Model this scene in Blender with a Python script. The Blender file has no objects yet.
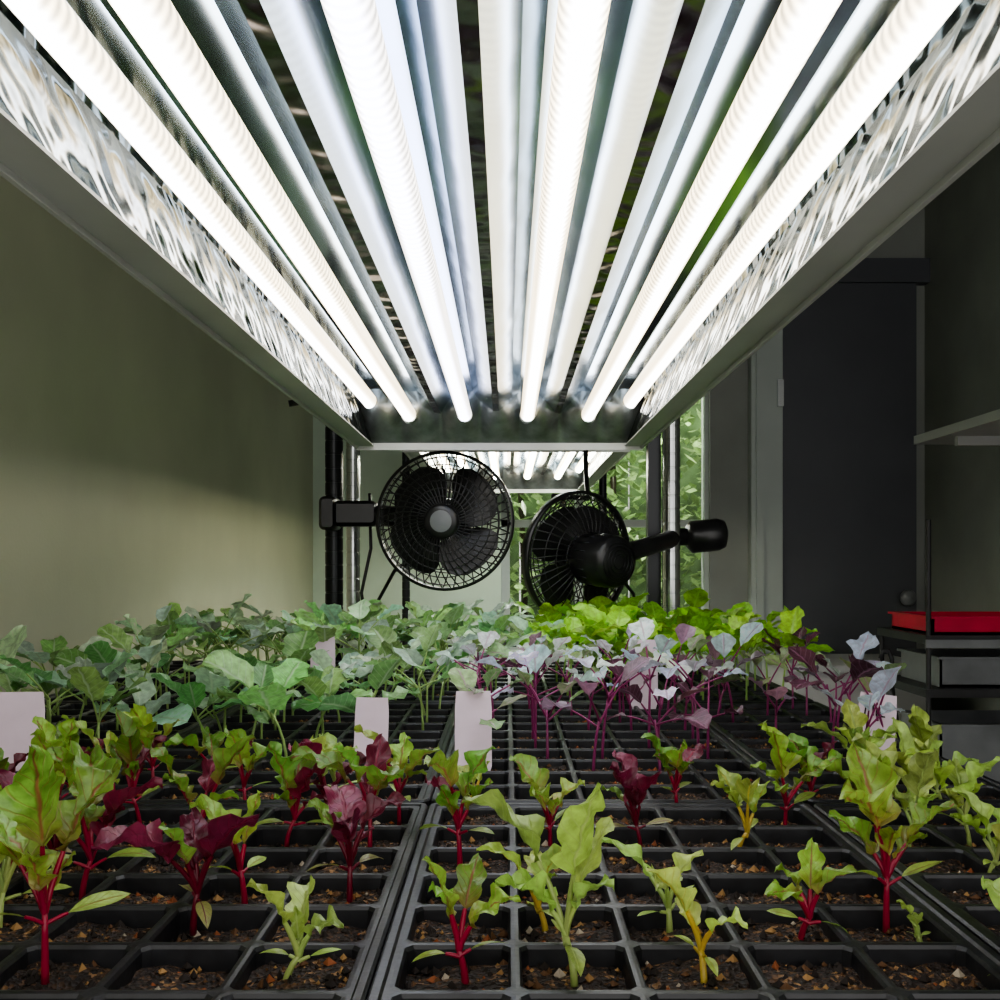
import bpy, math, random
from mathutils import Vector, Matrix
random.seed(11)
R=random.uniform
scene=bpy.context.scene
scene.view_settings.view_transform='AgX'
scene.view_settings.look='AgX - Medium High Contrast'
scene.view_settings.exposure=1.3
# ---------------------------------------------------------------- materials
def new_mat(name):
    m=bpy.data.materials.new(name); m.use_nodes=True
    nt=m.node_tree; return m,nt,nt.nodes['Principled BSDF']
def N(nt,t,**k):
    n=nt.nodes.new(t)
    for a,b in k.items(): setattr(n,a,b)
    return n
def simple(name,col,rough=.5,metal=0,noise=0,nscale=20,bump=0,bscale=60,dist=.002,spec=None):
    m,nt,p=new_mat(name)
    p.inputs['Roughness'].default_value=rough; p.inputs['Metallic'].default_value=metal
    p.inputs['Base Color'].default_value=(*col,1)
    if spec is not None: p.inputs['Specular IOR Level'].default_value=spec
    tc=N(nt,'ShaderNodeTexCoord')
    if noise:
        n=N(nt,'ShaderNodeTexNoise'); n.inputs['Scale'].default_value=nscale; n.inputs['Detail'].default_value=6
        nt.links.new(tc.outputs['Object'],n.inputs['Vector'])
        r=N(nt,'ShaderNodeValToRGB')
        r.color_ramp.elements[0].position=.3; r.color_ramp.elements[1].position=.7
        r.color_ramp.elements[0].color=(*[c*(1-noise) for c in col],1)
        r.color_ramp.elements[1].color=(*[min(1,c*(1+noise)) for c in col],1)
        nt.links.new(n.outputs['Fac'],r.inputs['Fac']); nt.links.new(r.outputs['Color'],p.inputs['Base Color'])
    if bump:
        n=N(nt,'ShaderNodeTexNoise'); n.inputs['Scale'].default_value=bscale; n.inputs['Detail'].default_value=1.0
        nt.links.new(tc.outputs['Object'],n.inputs['Vector'])
        b=N(nt,'ShaderNodeBump'); b.inputs['Strength'].default_value=bump; b.inputs['Distance'].default_value=dist
        nt.links.new(n.outputs['Fac'],b.inputs['Height']); nt.links.new(b.outputs['Normal'],p.inputs['Normal'])
    return m
def lampmat(name,col,warm,lo,hi):
    # LED tube: diodes shine downward through the clear cover; the sides show the dimmer, warmer dotted diode row
    m,nt,p=new_mat(name); L=nt.links.new
    p.inputs['Base Color'].default_value=(.8,.8,.8,1); p.inputs['Roughness'].default_value=.2
    g=N(nt,'ShaderNodeNewGeometry'); s=N(nt,'ShaderNodeSeparateXYZ'); L(g.outputs['Normal'],s.inputs[0])
    ab=N(nt,'ShaderNodeMath',operation='ABSOLUTE'); L(s.outputs['X'],ab.inputs[0])
    dn=N(nt,'ShaderNodeMapRange'); dn.interpolation_type='SMOOTHSTEP'
    dn.inputs[1].default_value=.30; dn.inputs[2].default_value=.78; dn.inputs[3].default_value=0; dn.inputs[4].default_value=1
    L(ab.outputs[0],dn.inputs[0])
    cm=N(nt,'ShaderNodeMix',data_type='RGBA'); L(dn.outputs[0],cm.inputs['Factor']); cm.inputs['A'].default_value=(*col,1); cm.inputs['B'].default_value=(*warm,1)
    st=N(nt,'ShaderNodeMapRange'); st.inputs[3].default_value=hi; st.inputs[4].default_value=lo; L(dn.outputs[0],st.inputs[0])
    am=N(nt,'ShaderNodeMapRange'); am.inputs[3].default_value=.10; am.inputs[4].default_value=.55; L(dn.outputs[0],am.inputs[0])
    tc=N(nt,'ShaderNodeTexCoord'); s2=N(nt,'ShaderNodeSeparateXYZ'); L(tc.outputs['Object'],s2.inputs[0])
    a=N(nt,'ShaderNodeMath',operation='MULTIPLY'); a.inputs[1].default_value=2*math.pi/.0095; L(s2.outputs['Y'],a.inputs[0])
    sn=N(nt,'ShaderNodeMath',operation='SINE'); L(a.outputs[0],sn.inputs[0])
    k=N(nt,'ShaderNodeMath',operation='MULTIPLY_ADD'); L(am.outputs[0],k.inputs[1]); k.inputs[2].default_value=1; L(sn.outputs[0],k.inputs[0])
    mu=N(nt,'ShaderNodeMath',operation='MULTIPLY'); L(st.outputs[0],mu.inputs[0]); L(k.outputs[0],mu.inputs[1])
    L(cm.outputs['Result'],p.inputs['Emission Color']); L(mu.outputs[0],p.inputs['Emission Strength'])
    return m
def leaf_mat():
    m,nt,p=new_mat('leaf_tissue')
    L=nt.links.new
    c=N(nt,'ShaderNodeAttribute',attribute_name='col'); rb=N(nt,'ShaderNodeAttribute',attribute_name='rib'); lv=N(nt,'ShaderNodeAttribute',attribute_name='lv')
    s=N(nt,'ShaderNodeSeparateXYZ'); L(lv.outputs['Vector'],s.inputs[0])
    ab=N(nt,'ShaderNodeMath',operation='ABSOLUTE'); L(s.outputs['X'],ab.inputs[0])
    mid=N(nt,'ShaderNodeMapRange'); mid.inputs[1].default_value=.03; mid.inputs[2].default_value=.12; mid.inputs[3].default_value=1; mid.inputs[4].default_value=0
    L(ab.outputs[0],mid.inputs[0])
    a=N(nt,'ShaderNodeMath',operation='MULTIPLY'); a.inputs[1].default_value=44; L(s.outputs['Y'],a.inputs[0])
    b=N(nt,'ShaderNodeMath',operation='MULTIPLY_ADD'); b.inputs[1].default_value=-11; L(ab.outputs[0],b.inputs[0]); L(a.outputs[0],b.inputs[2])
    sn=N(nt,'ShaderNodeMath',operation='SINE'); L(b.outputs[0],sn.inputs[0])
    sv=N(nt,'ShaderNodeMapRange'); sv.inputs[1].default_value=.82; sv.inputs[2].default_value=1; sv.inputs[3].default_value=0; sv.inputs[4].default_value=.4
    L(sn.outputs[0],sv.inputs[0])
    mx=N(nt,'ShaderNodeMath',operation='MAXIMUM'); L(mid.outputs[0],mx.inputs[0]); L(sv.outputs[0],mx.inputs[1])
    tc=N(nt,'ShaderNodeTexCoord')
    no=N(nt,'ShaderNodeTexNoise'); no.inputs['Scale'].default_value=160; no.inputs['Detail'].default_value=4; L(tc.outputs['Object'],no.inputs['Vector'])
    mr=N(nt,'ShaderNodeMapRange'); mr.inputs[1].default_value=.3; mr.inputs[2].default_value=.7; mr.inputs[3].default_value=.7; mr.inputs[4].default_value=1.25
    L(no.outputs['Fac'],mr.inputs[0])
    vm=N(nt,'ShaderNodeVectorMath',operation='SCALE'); L(c.outputs['Color'],vm.inputs[0]); L(mr.outputs[0],vm.inputs['Scale'])
    mix=N(nt,'ShaderNodeMix',data_type='RGBA'); L(mx.outputs[0],mix.inputs['Factor']); L(vm.outputs[0],mix.inputs['A']); L(rb.outputs['Color'],mix.inputs['B'])
    L(mix.outputs['Result'],p.inputs['Base Color'])
    p.inputs['Roughness'].default_value=.30; p.inputs['Specular IOR Level'].default_value=.75
    bu=N(nt,'ShaderNodeBump'); bu.inputs['Strength'].default_value=.6; bu.inputs['Distance'].default_value=.001; bu.invert=True
    hs=N(nt,'ShaderNodeMath',operation='ADD'); L(mx.outputs[0],hs.inputs[0]); L(no.outputs['Fac'],hs.inputs[1]); L(hs.outputs[0],bu.inputs['Height']); L(bu.outputs[0],p.inputs['Normal'])
    tr=N(nt,'ShaderNodeBsdfTranslucent'); L(mix.outputs['Result'],tr.inputs['Color'])
    ms=N(nt,'ShaderNodeMixShader'); ms.inputs[0].default_value=.38
    L(p.outputs[0],ms.inputs[1]); L(tr.outputs[0],ms.inputs[2]); L(ms.outputs[0],nt.nodes['Material Output'].inputs['Surface'])
    return m
LEAF=leaf_mat()
def soil_mat():
    m,nt,p=new_mat('potting_mix'); L=nt.links.new
    tc=N(nt,'ShaderNodeTexCoord')
    v=N(nt,'ShaderNodeTexVoronoi'); v.inputs['Scale'].default_value=420; L(tc.outputs['Object'],v.inputs['Vector'])
    r=N(nt,'ShaderNodeValToRGB'); e=r.color_ramp.elements
    e[0].position=0; e[0].color=(.010,.006,.004,1); e[1].position=1; e[1].color=(.34,.19,.08,1)
    x=e.new(.6); x.color=(.030,.016,.009,1); x=e.new(.85); x.color=(.10,.048,.02,1)
    s=N(nt,'ShaderNodeSeparateColor'); L(v.outputs['Color'],s.inputs[0])
    n2=N(nt,'ShaderNodeTexNoise'); n2.inputs['Scale'].default_value=60; L(tc.outputs['Object'],n2.inputs['Vector'])
    mm=N(nt,'ShaderNodeMath',operation='MULTIPLY_ADD'); mm.inputs[1].default_value=.9; L(n2.outputs['Fac'],mm.inputs[0]); mm.inputs[2].default_value=.5
    m3=N(nt,'ShaderNodeMath',operation='MULTIPLY'); L(s.outputs[0],m3.inputs[0]); L(mm.outputs[0],m3.inputs[1])
    L(m3.outputs[0],r.inputs['Fac'])
    L(r.outputs['Color'],p.inputs['Base Color']); p.inputs['Roughness'].default_value=.75
    b=N(nt,'ShaderNodeBump'); b.inputs['Distance'].default_value=.003; b.inputs['Strength'].default_value=1; L(v.outputs['Distance'],b.inputs['Height']); L(b.outputs[0],p.inputs['Normal'])
    return m
SOIL=soil_mat()
def crumb_mat():
    m,nt,p=new_mat('soil_crumbs'); c=N(nt,'ShaderNodeAttribute',attribute_name='col')
    nt.links.new(c.outputs['Color'],p.inputs['Base Color']); p.inputs['Roughness'].default_value=.8; return m
CRUMB=crumb_mat()
PLASTIC=simple('tray_plastic',(.016,.0165,.019),.38,0,.5,70,.25,250,.0006)
REFL=simple('hammered_reflector',(.085,.095,.085),.10,1,.7,20,.6,24,.018)
RIDGE=simple('hammered_ridge',(.26,.225,.26),.20,1,.3,20,.55,30,.012)
REFL2=simple('polished_reflector',(.42,.50,.585),.14,1,.06,10,.14,14,.004)
HOUSE=simple('fixture_enamel',(.46,.475,.45),.4,.2,.1,8)
ENDM=simple('endplate_steel',(.22,.235,.24),.35,.6,.3,40,.2,60)
WARM=(1.0,.82,.52)
TW=lampmat('lamp_cool',(.91,.94,1.0),WARM,1.2,3.8); TL=lampmat('lamp_lavender',(.74,.76,1.0),(.9,.85,.8),1.2,3.8); TY=lampmat('lamp_warm',(.98,.97,.95),WARM,1.2,3.8)
T2=lampmat('lamp_rear',(.93,1.0,.92),WARM,3.0,12.0)
CAP=simple('lamp_cap',(.85,.85,.85),.3)
BLACK=simple('black_plastic',(.018,.018,.019),.3,0,.3,30)
BLACKM=simple('black_steel',(.03,.032,.034),.3,.6)
CHROME=simple('chrome',(.60,.62,.63),.22,1)
TAG=simple('tag_plastic',(.85,.70,.80),.5,0,.05,40)
INK=simple('marker_ink',(.01,.01,.01),.6)
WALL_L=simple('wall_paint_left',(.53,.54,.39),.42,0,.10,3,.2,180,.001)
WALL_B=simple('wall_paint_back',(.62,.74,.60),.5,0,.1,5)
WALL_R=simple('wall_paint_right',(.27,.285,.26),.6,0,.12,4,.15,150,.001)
DOORM=simple('door_paint',(.085,.090,.102),.5,0,.12,3)
TRIMM=simple('trim_paint',(.44,.49,.46),.45,0,.06,6)
FLOORM=simple('floor_concrete',(.12,.115,.11),.6,0,.3,4,.2,40)
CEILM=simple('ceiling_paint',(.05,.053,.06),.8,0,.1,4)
WHITE=simple('white_laminate',(.5,.5,.5),.45,0,.05,5)
RED=simple('red_plastic',(.6,.015,.06),.35,0,.1,20)
GREY=simple('grey_plastic',(.20,.21,.22),.4,0,.2,10)
DARKW=simple('dark_board',(.03,.03,.033),.5,0,.3,10)
BACKING=simple('backing_green',(.16,.24,.12),.7,0,.5,12)  # green for the added backing behind the hedge
GLASS,nt,p=new_mat('window_glass'); p.inputs['Transmission Weight'].default_value=1; p.inputs['Roughness'].default_value=.12; p.inputs['IOR'].default_value=1.05
# ---------------------------------------------------------------- builder
class Bld:
    def __init__(s): s.v=[];s.f=[];s.mi=[];s.sm=[];s.col=[];s.rib=[];s.lv=[];s.mats=[]
    def m(s,mat):
        if mat not in s.mats: s.mats.append(mat)
        return s.mats.index(mat)
    def vert(s,p,col=(1,1,1),rib=None,lv=(0,0,0)):
        s.v.append(tuple(p)); s.col.append((*col,1)); s.rib.append((*(rib or col),1)); s.lv.append(lv); return len(s.v)-1
    def face(s,ids,mat,sm=False): s.f.append(ids); s.mi.append(s.m(mat)); s.sm.append(sm)
    def box(s,c,d,mat,M=None,bev=0):
        c=Vector(c); hx,hy,hz=d[0]/2,d[1]/2,d[2]/2
        if bev<=0:
            P=[(x,y,z) for x in(-hx,hx) for y in(-hy,hy) for z in(-hz,hz)]
            Q=[]
            for q in P:
                q=Vector(q)
                if M: q=M@q
                Q.append(s.vert(c+q))
            for f in[(0,1,3,2),(4,6,7,5),(0,4,5,1),(2,3,7,6),(0,2,6,4),(1,5,7,3)]: s.face([Q[i] for i in f],mat)
        else:
            n=4
            def outline(off):
                o=[]
                for sx,sz,a0 in((1,1,0),(-1,1,90),(-1,-1,180),(1,-1,270)):
                    for k in range(n+1):
                        a=math.radians(a0+90*k/n); r=bev
                        o.append(((hx-bev)*sx+math.cos(a)*(r-off),(hz-bev)*sz+math.sin(a)*(r-off)))
                return o
            prev=None
            for yy,off in((-hy,bev*.5),(-hy+bev*.5,0),(hy-bev*.5,0),(hy,bev*.5)):
                ids=[]
                for(x,z) in outline(off):
                    q=Vector((x,yy,z)); 
                    if M: q=M@q
                    ids.append(s.vert(c+q))
                if prev:
                    for i in range(len(ids)):
                        j=(i+1)%len(ids); s.face([prev[i],prev[j],ids[j],ids[i]],mat,True)
                else: s.face(ids,mat)
                prev=ids
            s.face(prev[::-1],mat)
    def tube(s,path,rad,mat,n=6,col=(1,1,1),closed=False,cap=True,flat=False):
        path=[Vector(p) for p in path]; L=len(path)
        if not hasattr(rad,'__len__'): rad=[rad]*L
        prev=None;first=None;up=None
        for i,p in enumerate(path):
            if closed: t=path[(i+1)%L]-path[i-1]
            else: t=path[min(i+1,L-1)]-path[max(i-1,0)]
            if t.length<1e-9: t=Vector((0,0,1))
            t.normalize()
            if up is None:
                up=Vector((0,0,1)) if abs(t.z)<.9 else Vector((1,0,0))
            a=(up-t*up.dot(t)); 
            if a.length<1e-4: a=t.orthogonal()
            a.normalize(); b=t.cross(a); up=a
            c=col[i] if isinstance(col[0],(tuple,list)) else col
            ids=[s.vert(p+(a*math.cos(2*math.pi*k/n)+b*math.sin(2*math.pi*k/n))*rad[i],c) for k in range(n)]
            if prev:
                for k in range(n): s.face([prev[k],prev[(k+1)%n],ids[(k+1)%n],ids[k]],mat,not flat)
            else: first=ids
            prev=ids
        if closed:
            for k in range(n): s.face([prev[k],prev[(k+1)%n],first[(k+1)%n],first[k]],mat,True)
        elif cap:
            s.face(first[::-1],mat); s.face(prev,mat)
    def lathe(s,prof,mat,M,n=32):
        prev=None
        for(r,h) in prof:
            ids=[s.vert(M@Vector((r*math.cos(2*math.pi*k/n),h,r*math.sin(2*math.pi*k/n)))) for k in range(n)]
            if prev:
                for k in range(n): s.face([prev[k],prev[(k+1)%n],ids[(k+1)%n],ids[k]],mat,True)
            prev=ids
    def obj(s,name,parent=None):
        me=bpy.data.meshes.new(name); me.from_pydata(s.v,[],s.f)
        for m in s.mats: me.materials.append(m)
        me.polygons.foreach_set('material_index',s.mi); me.polygons.foreach_set('use_smooth',s.sm)
        for nm,data in(('col',s.col),('rib',s.rib)):
            at=me.attributes.new(nm,'FLOAT_COLOR','POINT'); at.data.foreach_set('color',[x for c in data for x in c])
        at=me.attributes.new('lv','FLOAT_VECTOR','POINT'); at.data.foreach_set('vector',[x for c in s.lv for x in c])
        me.update()
        o=bpy.data.objects.new(name,me); scene.collection.objects.link(o)
        if parent: o.parent=parent
        return o
def boxobj(name,lo,hi,mat):
    b=Bld(); c=[(a+d)/2 for a,d in zip(lo,hi)]; b.box(c,[d-a for a,d in zip(lo,hi)],mat); return b.obj(name)

FZ=-.92; CZ=1.45; XL=-.66; XR=1.42; YB=3.4; YF=-.6
CAMZ=.17
# ---------------------------------------------------------------- room
boxobj('floor',(XL-.1,YF,FZ-.1),(XR+.1,YB+.1,FZ),FLOORM)
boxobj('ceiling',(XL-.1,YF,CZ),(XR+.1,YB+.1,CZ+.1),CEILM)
boxobj('wall_left',(XL-.1,YF,FZ),(XL,YB+.1,CZ),WALL_L)
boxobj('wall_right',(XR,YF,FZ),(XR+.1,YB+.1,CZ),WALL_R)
WX0,WX1,WZ0,WZ1=-.02,.69,-.12,.90
b=Bld()
def bx(lo,hi,mat): b.box([(a+d)/2 for a,d in zip(lo,hi)],[d-a for a,d in zip(lo,hi)],mat)
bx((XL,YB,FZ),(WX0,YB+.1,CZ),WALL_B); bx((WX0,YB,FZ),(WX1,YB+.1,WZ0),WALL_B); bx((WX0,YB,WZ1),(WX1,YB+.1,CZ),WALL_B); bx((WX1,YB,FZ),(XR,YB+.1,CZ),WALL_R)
b.obj('wall_back')
b=Bld()
for lo,hi in(((WX0,YB+.02,WZ0),(WX0+.03,YB+.07,WZ1)),((WX1-.015,YB+.02,WZ0),(WX1,YB+.07,WZ1)),((WX0,YB+.02,WZ0),(WX1,YB+.07,WZ0+.03)),((WX0,YB+.02,WZ1-.03),(WX1,YB+.07,WZ1)),((.235,YB+.02,WZ0),(.26,YB+.07,WZ1)),((WX0,YB+.02,.30),(WX1,YB+.07,.325))): bx(lo,hi,TRIMM)
bx((WX0+.03,YB+.04,WZ0+.03),(.235,YB+.045,WZ1-.03),GLASS)
bx((.26,YB+.04,WZ0+.03),(WX1-.015,YB+.045,WZ1-.03),GLASS)
b.obj('window_1')
b=Bld()
bx((.93,YB-.03,FZ),(1.38,YB-.002,1.12),DOORM)
b.lathe([(0,-.05),(.022,-.045),(.028,-.03),(.02,-.015),(.01,-.01),(.01,0)],GREY,Matrix.Translation((1.34,YB-.03,.06)),20)
b.obj('door_1')
b=Bld(); bx((.82,YB-.045,FZ),(.925,YB,1.2),TRIMM); bx((.835,YB-.055,FZ),(.86,YB-.045,1.2),TRIMM); bx((.925,YB-.045,1.12),(1.42,YB,1.2),DOORM)
bx((.905,YB-.06,.70),(.925,YB-.045,.79),CHROME)
b.obj('trim_1')
b=Bld(); bx((XL,YF,FZ),(XL+.015,YB,FZ+.1),TRIMM); b.obj('baseboard_left')

# hedge outside
def quadleaf(b,p,yaw,pit,l,w,col,rib):
    d=Vector((math.cos(yaw)*math.cos(pit),math.sin(yaw)*math.cos(pit),math.sin(pit))); s=d.cross(Vector((0,0,1))).normalized(); n=s.cross(d)
    P=[p,p+d*l*.4+s*w,p+d*l,p+d*l*.4-s*w,p+d*l*.45-n*w*.3]
    I=[b.vert(q,col,rib,(0.5,.5,0)) for q in P]
    for a,c in((0,1),(1,2),(2,3),(3,0)): b.face([I[a],I[c],I[4]],LEAF,True)
b=Bld()
for i in range(5200):
    g=R(.6,1.6); quadleaf(b,Vector((R(-.5,1.2),R(3.85,4.3),R(-.5,1.3))),R(0,6.28),R(-1,1),R(.04,.08),R(.012,.026),(.34*g,.46*g,.22*g),(.5,.65,.35))
for i in range(9): b.tube([(-.4+i*.17,4.15+R(-.1,.1),FZ),(-.4+i*.17+R(-.1,.1),4.15,1.2)],.012,LEAF,6,(.05,.03,.02))
b.obj('garden_hedge')
b=Bld()
for i in range(14): bx((-.9+i*.16,4.40+.004*(i%2),FZ),(-.9+i*.16+.155,4.42+.004*(i%2),1.5+.02*(i%3)),BACKING)
for z in(-.6,.3,1.2): bx((-.9,4.425,z),(1.34,4.46,z+.07),BACKING)
b.obj('hedge_backing')  # added backing boards, block the bright world showing through the hedge
lt=bpy.data.lights.new('hedge_fill_light','POINT'); lt.energy=34; lt.shadow_soft_size=.1; lt.color=(.95,1,.85)  # added fill light, unseen, brightens the hedge behind the window
lo=bpy.data.objects.new('hedge_fill_light',lt); lo.location=(.4,3.65,1.2); scene.collection.objects.link(lo)

# ---------------------------------------------------------------- tray
CP=.0505; LIP=.008; TW_=CP*5+2*LIP; TL_=CP*10+2*LIP; TW3=CP*3+2*LIP
h=CP/2; c8=.0032
def ring8(cx,cy,hh,c,z):
    P=[(hh,-(hh-c)),(hh,hh-c),(hh-c,hh),(-(hh-c),hh),(-hh,hh-c),(-hh,-(hh-c)),(-(hh-c),-hh),(hh-c,-hh)]
    return [b.vert((cx+x,cy+y,z)) for x,y in P]
def make_tray(nc):
    global b
    b=Bld(); W_=CP*nc+2*LIP
    for i in range(nc):
        for j in range(10):
            cx=-W_/2+LIP+h+i*CP; cy=-TL_/2+LIP+h+j*CP
            rs=[ring8(cx,cy,h,c8,0.0008),ring8(cx,cy,h-.0018,c8,.0006),ring8(cx,cy,h-.0027,c8,-.0010),ring8(cx,cy,h-.0036,c8,-.016),ring8(cx,cy,h-.009,c8,-.05)]
            for a,c in zip(rs,rs[1:]):
                for k in range(8): b.face([a[k],a[(k+1)%8],c[(k+1)%8],c[k]],PLASTIC,False)
            for k,(sx,sy) in((1,(1,1)),(3,(-1,1)),(5,(-1,-1)),(7,(1,-1))):
                q=b.vert((cx+sx*h,cy+sy*h,.0008)); b.face([rs[0][k],q,rs[0][(k+1)%8]],PLASTIC)
            b.face(rs[-1],PLASTIC)
            n=9; g=[]; hs=h-.0030; t1=R(-.002,.002); t2=R(-.002,.002); bz=R(-.0105,-.0065)
            for a in range(n):
                for d in range(n):
                    u=-1+2*a/(n-1); w=-1+2*d/(n-1)
                    g.append(b.vert((cx+u*hs,cy+w*hs,bz+t1*u+t2*w+R(-.0014,.0016)+.001*(1-u*u)*(1-w*w))))
            for a in range(n-1):
                for d in range(n-1): b.face([g[a*n+d],g[(a+1)*n+d],g[(a+1)*n+d+1],g[a*n+d+1]],SOIL,True)
            for _ in range(70):
                u=R(-.93,.93); w=R(-.93,.93); r=random.choice([.0005,.0007,.001,.0012,.0018,.0024])
                p=Vector((cx+u*hs,cy+w*hs,bz+t1*u+t2*w+.001))
                q=random.random(); col=(.015,.009,.006) if q<.60 else (.11,.05,.018) if q<.76 else (.30,.17,.06) if q<.91 else (.24,.07,.02) if q<.97 else (.4,.34,.26)
                I=[b.vert(p+Vector(dv)*r*R(.6,1.5),col) for dv in((1,0,0),(0,1,0),(-1,0,0),(0,-1,0),(0,0,1),(0,0,-1))]
                for a in range(4):
                    b.face([I[a],I[(a+1)%4],I[4]],CRUMB); b.face([I[(a+1)%4],I[a],I[5]],CRUMB)
    hx=W_/2;hy=TL_/2
    prof=[(LIP,.0008),(LIP*.75,.0008),(LIP*.6,.002),(LIP*.2,.0022),(0.0004,.001),(0.0004,-.012),(.003,-.014),(.006,-.05)]
    prev=None
    for ins,z in prof:
        ids=[]
        for sx,sy in((1,-1),(1,1),(-1,1),(-1,-1)):
            r=max(.0005,.008-ins)
            X=(hx-ins); Y=(hy-ins)
            if ins>=LIP: r=.00001
            for k in range(4):
                base={(1,-1):-90,(1,1):0,(-1,1):90,(-1,-1):180}[(sx,sy)]
                a=math.radians(base+30*k)
                ids.append(b.vert((sx*(X-r)+r*math.cos(a),sy*(Y-r)+r*math.sin(a),z)))
        if prev:
            for k in range(16): b.face([prev[k],prev[(k+1)%16],ids[(k+1)%16],ids[k]],PLASTIC,False)
        prev=ids
    return b.obj('seedling_tray')
tray=make_tray(5); tray_me=tray.data
XC=[-.055-TW_*1.5-.001,-.055-TW_/2,-.055+TW_/2,-.055+TW_*1.5+.001]
YC=[.708-TL_/2,.712+TL_/2,.712+TL_*1.5+.004]
X3=-.055+TW_+.001+TW3/2
tray3=make_tray(3)
first=True
for j,yc in enumerate(YC):
    for i,xc in enumerate(XC):
        if j>0 and i==3:
            if j==1: o=tray3
            else: o=bpy.data.objects.new('seedling_tray',tray3.data); scene.collection.objects.link(o)
            o.location=(X3,yc,0); continue
        if first: o=tray; first=False
        else:
            o=bpy.data.objects.new('seedling_tray',tray_me); scene.collection.objects.link(o)
        o.location=(xc,yc,0); 
        if (i+j)%2: o.rotation_euler=(0,0,math.pi)
b=Bld()
bx((-.635,.1,-.075),(.40,1.80,-.0505),DARKW)
bx((.40,.1,-.075),(.50,.715,-.0505),DARKW)
for x in(-.61,.375):
    for y in(.13,1.77): bx((x-.02,y-.02,FZ),(x+.02,y+.02,-.075),BLACKM)
bx((-.61,.13,-.5),(.375,1.77,-.48),DARKW)
b.obj('plant_table')

# ---------------------------------------------------------------- leaves
def mixc(a,c,t): return tuple(x*(1-t)+y*t for x,y in zip(a,c))
def jit(c,a=.15):
    g=1+R(-a,a); return tuple(max(0,x*g*(1+R(-a*.4,a*.4))) for x in c)
SH={'oval':lambda v: max(0,math.sin(math.pi*v**.8))**.75,
    'round':lambda v: max(0,(1-(2*v-1)**2))**.5*(1.0 if v>.3 else .85+.5*v),
    'spoon':lambda v: max(0,math.sin(math.pi*v**1.35))**.8,
    'lance':lambda v: max(0,math.sin(math.pi*v**.9))**.9}
def leaf(b,p0,yaw,e0,droop,pet,Ln,W,shape,col,rib,pcol,pr=.0008,fold=.35,ruf=.1,nv=9,nu=6,col2=None):
    p=Vector(p0); e=e0; path=[p.copy()]; np_=3
    for i in range(np_):
        e-=droop*.25/np_; d=Vector((math.cos(yaw)*math.cos(e),math.sin(yaw)*math.cos(e),math.sin(e))); p=p+d*pet/np_; path.append(p.copy())
    if pet>0: b.tube(path,[pr*1.2]+[pr]*(np_-1)+[pr*.8],LEAF,5,pcol,cap=False)
    f=SH[shape]; ph=R(0,6.28); ph2=R(0,6.28); tw=R(-.5,.5); prev=None; roll=R(-.3,.3)
    for i in range(nv+1):
        v=i/nv
        if shape=='round': v=.5-.5*math.cos(math.pi*(.03+.97*v)) 
        d=Vector((math.cos(yaw)*math.cos(e),math.sin(yaw)*math.cos(e),math.sin(e)))
        if i>0: p=p+d*Ln*(v-vp)
        vp=v
        s=Vector((-math.sin(yaw),math.cos(yaw),0)); n=s.cross(d)*-1
        a=roll+tw*v; s2=s*math.cos(a)+n*math.sin(a); n2=n*math.cos(a)-s*math.sin(a)
        w=W*.5*f(min(1,max(0,v))); w*=1+ruf*.5*math.sin(v*17+ph)
        ids=[]
        for k in range(nu+1):
            u=-1+2*k/nu; off=abs(u)*w*math.sin(fold)+ruf*W*.35*(abs(u)**1.5)*math.sin(v*13+ph+(2.2 if u>0 else 0))+ruf*W*.12*math.sin(v*21+u*5+ph2)
            cc=col
            if col2: cc=mixc(col,col2,max(0,min(1,1.0-v*2.6)))
            ids.append(b.vert(p+s2*(u*w*math.cos(fold))+n2*off,cc,rib,(u,v,0)))
        if prev:
            for k in range(nu): b.face([prev[k],prev[k+1],ids[k+1],ids[k]],LEAF,True)
        prev=ids
        e-=droop*.75/nv
def stem(b,p0,hh,lean,yaw,r,col,col2=None):
    P=[];n=4
    for i in range(n+1):
        t=i/n; P.append(Vector(p0)+Vector((math.cos(yaw)*lean*t*t,math.sin(yaw)*lean*t*t,hh*t)))
    b.tube(P,[r*(1.15-.35*i/n) for i in range(n+1)],LEAF,7,[mixc(col,col2 or col,i/n) for i in range(n+1)]); return P[-1]

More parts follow.
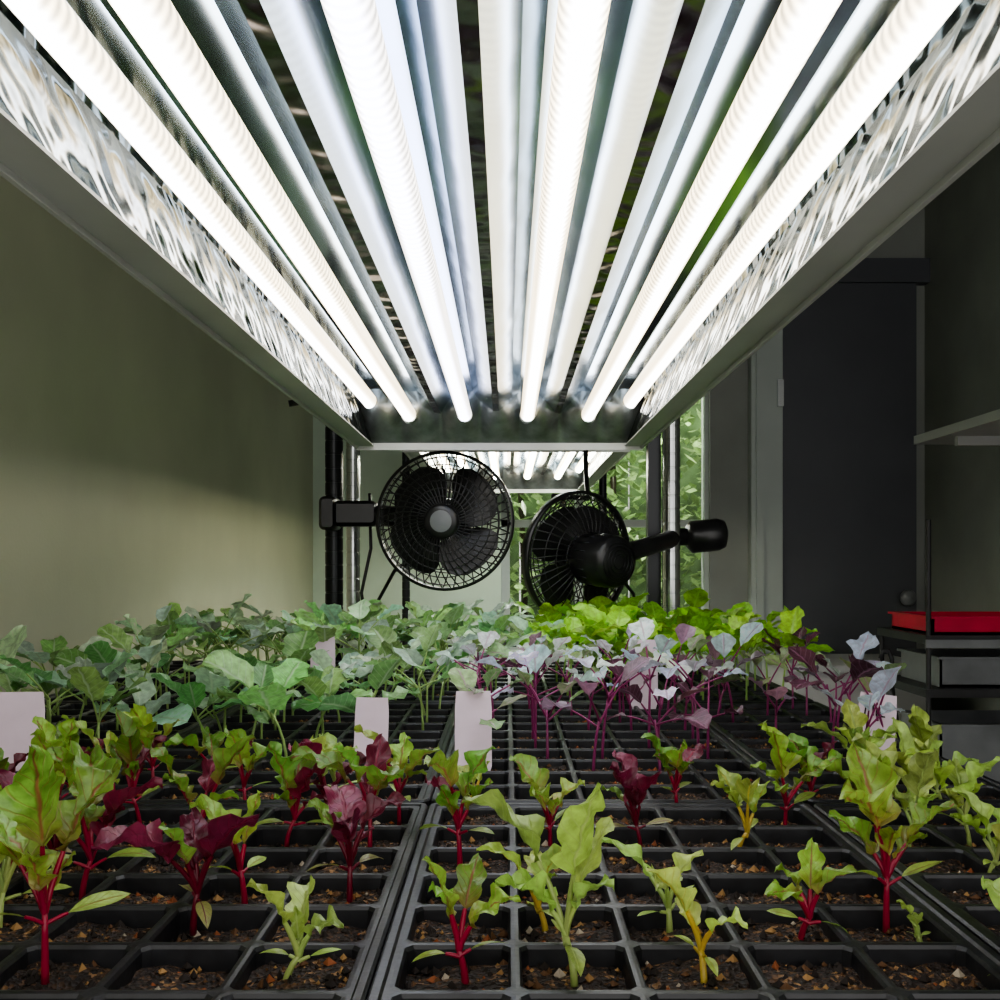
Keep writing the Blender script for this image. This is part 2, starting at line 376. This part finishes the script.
MAG=(.42,.015,.06); DRED=(.22,.010,.035); YEL=(.66,.5,.09); PALE=(.47,.58,.20)
G1=(.31,.50,.085); G2=(.19,.37,.06); G3=(.44,.60,.14); PUR=(.17,.018,.045)
def chard(b,x,y,hh,kind='g',n=4,yaw0=None,S=1.0):
    z0=-.010; yaw0=R(0,6.28) if yaw0 is None else yaw0
    st={'g':MAG,'r':MAG,'y':YEL,'p':DRED,'w':PALE}[kind]
    lc={'g':G1,'r':G2,'y':G3,'p':PUR,'w':G3}[kind]
    top=stem(b,(x,y,z0),hh*R(.20,.34),R(0,.007),R(0,6.28),.0012*S,st,st)
    for k in range(2):
        leaf(b,top-Vector((0,0,hh*.05)),yaw0+k*math.pi+R(-.3,.3),R(.3,.8),R(.3,1.1),hh*.10,hh*.28,hh*.09,'lance',jit(mixc(lc,G3,.5)),jit(mixc(st,lc,.5)),st,.0007*S,.2,.03,7,4)
    for k in range(n):
        yaw=yaw0+1.57+k*2.2+R(-.4,.4); sc=[1.0,.94,.8,.66,.52,.45][min(k,5)]*R(.85,1.1)
        e=R(1.1,1.52); c=jit(lc,.28)
        if kind=='r' and k%3==2: c=jit(PUR)
        if kind=='p' and k==0: c=jit((.24,.03,.08))
        if kind=='p' and k==3: c=jit(G2)
        leaf(b,top,yaw,e,R(.3,1.5),hh*R(.22,.38)*sc,hh*.52*sc,hh*R(.25,.33)*sc,'oval',c,mixc(jit(st),c,.35),jit(st),.0010*S,R(.25,.8),R(.3,.6),14,8,col2=mixc(c,st,.4) if kind in'grp' else None)
PL=[(-.178,.347,.080,'g',6,1.0),(-.225,.40,.070,'w',5,.4),(-.145,.405,.066,'p',6,2.),(-.199,.435,.078,'r',6,.3),(-.0856,.347,.040,'w',4,.2),
(-.125,.429,.060,'g',3,1.2),(-.075,.429,.062,'p',6,.7),(-.128,.530,.060,'r',6,0),(-.078,.512,.066,'r',6,1.9),(-.025,.478,.064,'r',5,2.5),
(-.016,.347,.048,'g',4,0.1),(.026,.347,.076,'w',5,1.4),(.017,.40,.045,'y',5,2.),(.025,.53,.056,'g',5,.9),(.076,.512,.054,'p',5,.2),
(.072,.40,.048,'w',3,.8),(.076,.347,.040,'y',3,2.),(.128,.494,.050,'y',4,1.),(.127,.389,.044,'g',4,0),(.17,.55,.064,'g',6,.5),
(.168,.40,.070,'g',6,.3),(.188,.347,.038,'w',5,0),(.232,.494,.058,'w',6,1.),(.245,.455,.048,'w',5,.6),(.252,.57,.060,'w',6,.2),(.236,.62,.060,'w',6,.9),
(-.21,.640,.057,'r',5,.4),(-.224,.55,.062,'r',6,1.2),(-.273,.55,.060,'g',6,1.1),(-.108,.56,.056,'p',6,.5),(.182,.385,.020,'w',2,.4),(-.265,.49,.060,'g',5,.5),
(.29,.60,.055,'w',6,.3),(.275,.53,.052,'w',6,2.),(-.17,.50,.062,'r',5,2.),(-.02,.585,.038,'y',3,1),(.11,.58,.052,'r',5,1),(-.17,.585,.054,'g',5,1),
(-.32,.58,.055,'r',5,1),(.31,.66,.055,'w',6,.3),(-.262,.60,.055,'g',5,2),(-.235,.46,.057,'p',5,2),(-.06,.57,.057,'g',5,2),(.26,.66,.055,'w',6,.3),(.20,.60,.05,'r',5,.3),(-.12,.615,.055,'w',5,.3),
(.215,.53,.055,'g',6,1.1),(-.305,.62,.055,'r',5,1),(-.245,.64,.055,'g',5,1)]
def snap(x,y):
    xx=x-(-.055+LIP) if x>-.055 else x-(-.055-LIP)
    i=math.floor(xx/CP); c=(i+.5)*CP; fx=max(-.014,min(.014,xx-c)); x=x+(c+fx-xx)
    yy=y-(.708-LIP); j=math.floor(yy/CP); c=(j+.5)*CP; fy=max(-.014,min(.014,yy-c)); y=y+(c+fy-yy)
    return x,y
for(x,y,hh,k,n,yw) in PL:
    x*=1.099; y*=1.221; hh*=1.22
    x,y=snap(x,y)
    b=Bld(); chard(b,x,y,hh,k,n,yw,1.3 if y<.6 else 1.15); b.obj('chard_seedling')

KALE=(.19,.40,.14); KL=(.54,.74,.54); KS=(.42,.58,.22)
def brass(b,x,y,hh,lc,sc,rib,n=4,lw=.03,shape='round'):
    top=stem(b,(x,y,-.010),hh*R(.5,.72),R(0,.014),R(0,6.28),.0013,sc,sc)
    y0=R(0,6.28)
    for k in range(n):
        c=jit(lc,.35); L=lw*R(.7,1.2)
        leaf(b,top-Vector((0,0,R(0,hh*.12))),y0+k*2.4+R(-.4,.4),R(.4,1.2),R(.2,1.1),hh*R(.22,.42),L*1.1,L*R(.78,1.05),shape,c,mixc(c,rib,.6),sc,.0009,R(.1,.5),R(.08,.3),9,6)
def cells(tr,cols,rows):
    out=[]
    for i in cols:
        three=(i==3)
        for c in range(3 if three else 5):
            for r in rows:
                x0=(X3-TW3/2) if three else (XC[i]-TW_/2)
                out.append((x0+LIP+(c+.5)*CP+R(-.008,.008),YC[tr]-TL_/2+LIP+(r+.5)*CP+R(-.008,.008),r))
    return out
b=Bld()
for x,y,r in cells(1,[0,1],range(2,10)):
    if x<-.56 or random.random()<.34: continue
    if r==2 and random.random()<.5: continue
    q=random.random()
    brass(b,x,y,R(.055,.098),KALE if q<.42 else (.28,.52,.17) if q<.68 else KL,KS,(.58,.72,.5),random.choice([3,4,5]),R(.024,.044))
b.obj('kale_seedlings')
b=Bld()
for x,y,r in cells(2,[0,1,2],range(0,9)):
    if x<-.47 or x>.04: continue
    if random.random()<.24: continue
    if x>-.05 and r>5 and random.random()<.5: continue
    q=random.random()
    brass(b,x,y,R(.075,.118),(.28,.54,.19) if q<.45 else (.60,.83,.60) if q<.78 else (.40,.66,.24),KS,(.58,.72,.5),4,R(.026,.044))
b.obj('broccoli_seedlings')
b=Bld(); CS=(.36,.05,.19)
for x,y,r in cells(1,[2,3],range(2,10)):
    if x>.37 or random.random()<.27: continue
    if r<3 and random.random()<.5: continue
    q=random.random()
    brass(b,x,y,R(.070,.108),(.15,.06,.09) if q<.20 else (.74,.84,.88) if q<.56 else (.28,.40,.18) if q<.82 else (.36,.24,.31),CS,(.50,.24,.38),random.choice([3,4]),R(.020,.034),'spoon')
b.obj('red_cabbage_seedlings')
b=Bld()
for x,y,r in cells(2,[2,3],range(0,9)):
    if x>.36 or x<.055 or random.random()<.15: continue
    brass(b,x,y,R(.080,.120),(.38,.72,.07),(.45,.68,.2),(.5,.8,.2),5,R(.032,.048),'oval')
b.obj('lettuce_seedlings')

# ---------------------------------------------------------------- tags
def tag(x,y,w,hh,yaw=0,tilt=0,ink=False,rot=0):
    b=Bld(); M=Matrix.Rotation(yaw,3,'Z')@Matrix.Rotation(tilt,3,'X')@Matrix.Rotation(rot,3,'Y')
    n=6
    o=Vector((x,y,-.03)); tot=hh+.03
    F=[]
    for side in(-.0004,.0004):
        g=[]
        for i in range(n+1):
            t=i/n; ww=w*.5*(.25+.75*min(1,t/.3)) if t<.3 else w*.5
            if i==n: ww*=.93
            g.append([b.vert(o+M@Vector((sx*ww,side+.004*math.sin(t*2.2),tot*t))) for sx in(-1,1)])
        F.append(g)
    for i in range(n):
        for q,g in enumerate(F): b.face([g[i][0],g[i][1],g[i+1][1],g[i+1][0]] if q==0 else [g[i][1],g[i][0],g[i+1][0],g[i+1][1]],TAG)
        for s_ in(0,1): b.face([F[0][i][s_],F[1][i][s_],F[1][i+1][s_],F[0][i+1][s_]],TAG)
    b.face([F[0][n][0],F[0][n][1],F[1][n][1],F[1][n][0]],TAG)
    if ink:
        def st(pts):
            b.tube([o+M@Vector((px,-.0009+.004*math.sin(pz/tot*2.2),pz)) for px,pz in pts],.0007,INK,5)
        z=tot-.020
        st([(-.012,z),(-.011,z+.012),(-.008,z+.004),(-.005,z+.012),(-.004,z)])
        st([(-.001,z),(-.001,z+.007)]); st([(-.001,z+.010),(-.001,z+.011)])
        st([(.007,z+.006),(.004,z+.006),(.003,z+.003),(.004,z),(.007,z)])
    return b.obj('plant_label')
tag(-.028,.835,.031,.064,.05,-.05)
tag(-.415,.845,.042,.062,.1,-.05)
tag(-.125,.90,.032,.050,-.2,-.1)
tag(-.240,1.30,.032,.080,.1,-.05)
tag(.165,1.20,.034,.080,.0,-.05)
tag(.325,.885,.036,.056,.1,-.15,True,.14)

# ---------------------------------------------------------------- grow light
def fixture(name,x0,y0,y1,zoff=0,mats=None):
    zc=CAMZ+zoff
    b=Bld()
    tx=[-.205,-.147,-.0636,.031,.122,.184]; tz=[.245,.226,.226,.226,.226,.245]
    mats=mats or [TW,TY,TL,TW,TW,TY]
    rimz=zc+.186
    P=[(-.206,.186),(-.224,.245),(-.222,.268)]
    for i,x in enumerate(tx):
        P+= [(x-.012,.272),(x+.014,.272)] if i in(0,5) else [(x-.024,.246),(x-.012,.260),(x+.012,.260),(x+.024,.246)]
        if i<5:
            m=(x+tx[i+1])/2; P+=[(m-.0045,.230),(m+.0045,.230)] if i in(1,2,3) else [(m,.244)]
    P+=[(.200,.268),(.203,.245),(.182,.186)]
    ny=24
    prev=None
    for j in range(ny+1):
        y=y0+(y1-.02-y0)*j/ny
        ids=[b.vert((x0+x,y,zc+z)) for x,z in P]
        if prev:
            for k in range(len(P)-1):
                edge=k<2 or k>len(P)-4
                b.face([prev[k],prev[k+1],ids[k+1],ids[k]],REFL if edge else RIDGE if (P[k][1]<.235 and P[k+1][1]<.235) else REFL2,False)
        prev=ids
    def bb(lo,hi,mat): b.box([(a+d)/2 for a,d in zip(lo,hi)],[d-a for a,d in zip(lo,hi)],mat)
    for s0,s1 in((-.234,-.206),(.182,.210)):
        bb((x0+s0,y0,rimz-.002),(x0+s1,y1,rimz),HOUSE)
    bb((x0-.234,y0,rimz-.006),(x0-.231,y1,rimz+.03),HOUSE); bb((x0+.207,y0,rimz-.006),(x0+.210,y1,rimz+.03),HOUSE)
    prev=None
    prof=[(-.231,.19),(-.229,.26),(-.16,.31),(.14,.31),(.205,.26),(.207,.19)]
    for y in(y0,y1):
        ids=[b.vert((x0+x,y,zc+z)) for x,z in prof]
        if prev:
            for k in range(5): b.face([prev[k],ids[k],ids[k+1],prev[k+1]],HOUSE)
        b.face(ids if prev else ids[::-1],HOUSE); prev=ids
    for ye,s in((y1,1),(y0,-1)):
        bb((x0-.234,ye-.0015,rimz-.008),(x0+.210,ye+.0015,rimz+.006),HOUSE)
        prev=None
        for t in range(9):
            q=t/8; ids=[]
            for k in range(109):
                x=-.222+.424*k/108
                sc=abs(math.sin((x+.222)*math.pi/.0605))
                ids.append(b.vert((x0+x,ye-s*(.002+.050*q+.030*sc*math.sin(q*math.pi)),rimz+.003+q*.075)))
            if prev:
                for k in range(108): b.face([prev[k],prev[k+1],ids[k+1],ids[k]],ENDM,True)
            prev=ids
    for i,(x,z) in enumerate(zip(tx,tz)):
        b.tube([(x0+x,y0+.045,zc+z),(x0+x,y1-.05,zc+z)],.0105,mats[i],24)
        for ye,s in((y1,-1),(y0,1)):
            b.tube([(x0+x,ye+s*.052,zc+z),(x0+x,ye+s*.036,zc+z)],.0115,CAP,16)
            b.tube([(x0+x,ye+s*.036,zc+z),(x0+x,ye+s*.012,zc+z)],.013,ENDM,12)
    for y in(y0+.15,y1-.15):
        for sx in(-.12,.10):
            b.tube([(x0+sx,y,zc+.305),(x0+sx,y,CZ)],.0012,BLACKM,6)
    return b.obj(name)
fixture('grow_light_fixture',0,.30,1.55)
fixture('grow_light_fixture',.03,1.95,3.05,.042,[T2]*6)

# ---------------------------------------------------------------- rack posts
b=Bld()
def post(x,y,z0,z1,r=.0135,mat=BLACKM,g=True):
    pts=[];rr=[]
    z=z0
    while z<z1:
        if g:
            for dz,k in((0,1),(.0218,1),(.0222,.94),(.0245,.94),(.025,1)):
                pts.append((x,y,z+dz)); rr.append(r*k)
            z+=.0254
        else: pts.append((x,y,z)); rr.append(r); z+=.1
    n=24
    prev=None
    for p_,r_ in zip(pts,rr):
        ids=[b.vert((x+r_*math.cos(2*math.pi*k/n),y+r_*math.sin(2*math.pi*k/n),p_[2])) for k in range(n)]
        if prev:
            for k in range(n): b.face([prev[k],prev[(k+1)%n],ids[(k+1)%n],ids[k]],mat,False)
        prev=ids
    b.face(prev,mat)
for x,y,m in((-.318,1.84,BLACKM),(.302,1.84,CHROME),(-.318,3.15,BLACKM),(.302,3.15,BLACKM)): post(x,y,FZ,1.1,.0165 if y<2 else .0125,m)
post(-.300,1.95,FZ,1.1,.0135,CHROME)
b.box((.274,1.87,.1),(.024,.024,2.0),BLACKM)
def wshelf(z,x0,x1,y0,y1,mat):
    for zz in(z,z-.025):
        b.tube([(x0,y0,zz),(x1,y0,zz),(x1,y1,zz),(x0,y1,zz)],.003,mat,6,closed=True)
    n=14
    for i in range(1,n): x=x0+(x1-x0)*i/n; b.tube([(x,y0,z+.003),(x,y1,z+.003)],.0014,mat,5)
for z in(-.55,-.06,.72,1.05): wshelf(z,-.318,.302,1.84,3.15,BLACKM)
b.tube([(-.318,1.84,.465),(-.36,1.82,.47),(-.395,1.81,.462)],.006,BLACK,8)
b.obj('wire_shelving_rack')

# ---------------------------------------------------------------- fans
def fan(loc,Rr,yaw,pitch,mr=.038):
    b=Bld(); M=Matrix.Translation(loc)@Matrix.Rotation(yaw,4,'Z')@Matrix.Rotation(pitch,4,'X')
    def W(p): return M@Vector(p)
    def cage(sgn,depth,rhub,nring,nsp,swirl):
        def prof(t):
            r=rhub+(Rr-rhub)*t; return r,sgn*(depth*(1-t**2.4))
        for i in range(nring):
            t=i/(nring-1)*.92; r,y=prof(t)
            b.tube([W((r*math.cos(a*math.pi/24),y,r*math.sin(a*math.pi/24))) for a in range(48)],.0010,BLACK,5,closed=True)
        for k in range(nsp):
            a0=2*math.pi*k/nsp; pts=[]
            for i in range(9):
                t=i/8; r,y=prof(t); a=a0+swirl*t; pts.append(W((r*math.cos(a),y,r*math.sin(a))))
            b.tube(pts,.0011,BLACK,5,cap=False)
    cage(-1,.032,.027,7,48,.35); cage(1,.030,.03,5,40,-.2)
    b.lathe([(Rr-.002,-.007),(Rr+.003,-.007),(Rr+.003,.007),(Rr-.002,.007),(Rr-.002,-.007)],BLACK,M,56)
    b.lathe([(.029,-.028),(.029,-.034),(.024,-.037),(.018,-.038)],BLACK,M,32); b.lathe([(.018,-.038),(.012,-.0395),(0,-.040)],GREY,M,24)
    b.lathe([(0,-.022),(.018,-.021),(.024,-.014),(.025,.012)],BLACK,M,24)
    nb=4
    for k in range(nb):
        a0=2*math.pi*k/nb+.5; prev=None
        for i in range(8):
            r=.020+(Rr*.86-.020)*i/7; ids=[]
            half=.36+.40*math.sin(math.pi*min(1,i/7*.75+.12)); 
            for j in range(7):
                a=a0+half*(-1+2*j/6)+.25*i/7; y=-.014+.026*(j/6)-.003*math.sin(i/7*3)
                rr=r*.95 if (j in(0,6) and i==7) else r
                ids.append(b.vert(W((rr*math.cos(a),y,rr*math.sin(a)))))
            if prev:
                for j in range(6): b.face([prev[j],prev[j+1],ids[j+1],ids[j]],BLACK,True)
            prev=ids
    b.lathe([(mr-.008,.022),(mr-.002,.030),(mr,.060),(mr-.001,.092),(mr-.003,.096),(mr-.004,.101),(mr*.6,.106),(.0,.108)],BLACK,M,32)
    for k in range(18):
        a=2*math.pi*k/18; b.tube([W(((mr+.0002)*math.cos(a),.036,(mr+.0002)*math.sin(a))),W(((mr+.0002)*math.cos(a),.066,(mr+.0002)*math.sin(a)))],.0012,BLACKM,5)
    for rr in(.012,.019,.026,.032):
        b.tube([W((rr*math.cos(a*math.pi/16),.1075-max(0,rr-.026)*.5,rr*math.sin(a*math.pi/16))) for a in range(32)],.0010,BLACKM,5,closed=True)
    return b,M
b,M=fan((-.103,1.66,.243),.113,-.12,.05)
b.tube([M@Vector((0,.07,0)),(-.16,1.76,.25),(-.25,1.80,.262),(-.30,1.80,.262)],[.018,.017,.02,.024],BLACK,16)
b.box((-.275,1.80,.262),(.09,.055,.045),BLACK,None,.012)
b.box((-.318,1.80,.262),(.03,.07,.06),BLACK,None,.01)
b.tube([M@Vector((0,.08,-.03)),(-.20,1.78,.16),(-.235,1.80,.10),(-.21,1.79,.04),(-.22,1.80,-.03)],.0035,BLACK,8)
b.tube([(-.25,1.82,.30),(-.245,1.80,.20),(-.262,1.80,.12),(-.25,1.80,.04),(-.27,1.82,-.03)],.003,BLACK,8)
b.obj('clip_fan')
b,M=fan((.122,1.72,.183),.112,math.pi+.62,-.08,.045)
c=M@Vector((0,.07,.005))
b.tube([c,c+Vector((.045,.04,.01)),(.29,1.79,.215),(.315,1.885,.222),(.36,1.90,.225)],[.018,.017,.016,.016,.018],BLACK,16)
b.tube([(.34,1.90,.222),(.35,1.90,.223),(.40,1.90,.228),(.413,1.90,.229),(.418,1.90,.229)],[.02,.031,.031,.026,.012],BLACK,20)
b.tube([c,(.22,1.74,.12),(.24,1.80,.0),(.24,1.82,-.04)],.003,BLACK,8)
b.tube([(.08,1.74,.29),(.145,1.80,.29),(.145,1.84,.345),(.145,1.84,.60)],.005,BLACK,8)
b.obj('clip_fan')

# ---------------------------------------------------------------- right side furniture
b=Bld()
bx((.84,2.95,FZ),(1.25,3.30,-.145),WHITE); bx((.83,2.93,-.145),(1.26,3.32,-.125),WHITE)
for z0,z1 in((-.88,-.62),(-.60,-.38),(-.36,-.16)):
    bx((.855,2.94,z0),(1.235,2.95,z1),WHITE); bx((.99,2.925,(z0+z1)/2-.006),(1.10,2.94,(z0+z1)/2+.006),CHROME)
b.obj('storage_cabinet')
b=Bld()
X0,X1,Y0,Y1=1.02,1.38,2.42,2.72
for x,y in((X0,Y0),(X1,Y0),(X1,Y1)): post(x,y,FZ,.36,.006,DARKW,False)
post(X0,Y1,FZ,.0,.006,DARKW,False)
for z in(.0,-.13,-.42,-.75):
    bx((X0-.01,Y0-.01,z-.02),(X1+.01,Y1+.01,z),DARKW)
bx((X0-.012,Y0-.016,-.03),(X1+.012,Y0-.010,-.01),GREY)
b.obj('storage_rack')
def tub(b,x0,x1,y0,y1,z0,z1,mat,t=.006):
    bx((x0,y0,z0),(x1,y1,z0+t),mat)
    bx((x0,y0,z0),(x1,y0+t,z1),mat); bx((x0,y1-t,z0),(x1,y1,z1),mat); bx((x0,y0,z0),(x0+t,y1,z1),mat); bx((x1-t,y0,z0),(x1,y1,z1),mat)
    bx((x0-.008,y0-.008,z1-.006),(x1+.008,y0+t,z1),mat); bx((x0-.008,y0,z1-.006),(x0+t,y1+.008,z1),mat); bx((x1-t,y0,z1-.006),(x1+.008,y1+.008,z1),mat)
b=Bld(); tub(b,1.035,1.36,2.435,2.69,.001,.045,RED); b.obj('red_tray')
b=Bld(); tub(b,1.06,1.34,2.45,2.69,-.129,-.055,GREY); b.obj('storage_bin')
b=Bld(); tub(b,1.06,1.34,2.45,2.69,-.419,-.22,GREY); b.obj('storage_bin')
b=Bld()
b.tube([(.925,2.45,FZ+.002),(.925,2.45,-.75),(.925,2.45,-.5),(.935,2.45,-.25),(.94,2.45,-.15),(.942,2.45,-.10)],[.004,.022,.036,.030,.012,.005],BLACK,10)
b.tube([(.942,2.45,-.10),(.943,2.45,-.06),(.935,2.45,-.04),(.92,2.45,-.04),(.915,2.45,-.06)],.006,DARKW,8)
b.obj('folded_umbrella')
b=Bld()
bx((1.20,2.0,.525),(XR,2.95,.55),WHITE)
for y in(2.2,2.75): bx((1.24,y,.50),(XR,y+.02,.525),WHITE); bx((XR-.02,y,.38),(XR,y+.02,.525),WHITE)
b.obj('wall_shelf')

# ---------------------------------------------------------------- world / camera
w=bpy.data.worlds.new('world'); scene.world=w; w.use_nodes=True
w.node_tree.nodes['Background'].inputs[0].default_value=(1,.975,.94,1); w.node_tree.nodes['Background'].inputs[1].default_value=.75
cam=bpy.data.cameras.new('camera'); co=bpy.data.objects.new('camera',cam); scene.collection.objects.link(co)
co.location=(0,0,CAMZ); co.rotation_euler=(math.pi/2,0,0); cam.sensor_width=36; cam.lens=36; cam.shift_y=.065; cam.shift_x=-.007; cam.clip_start=.01
scene.camera=co
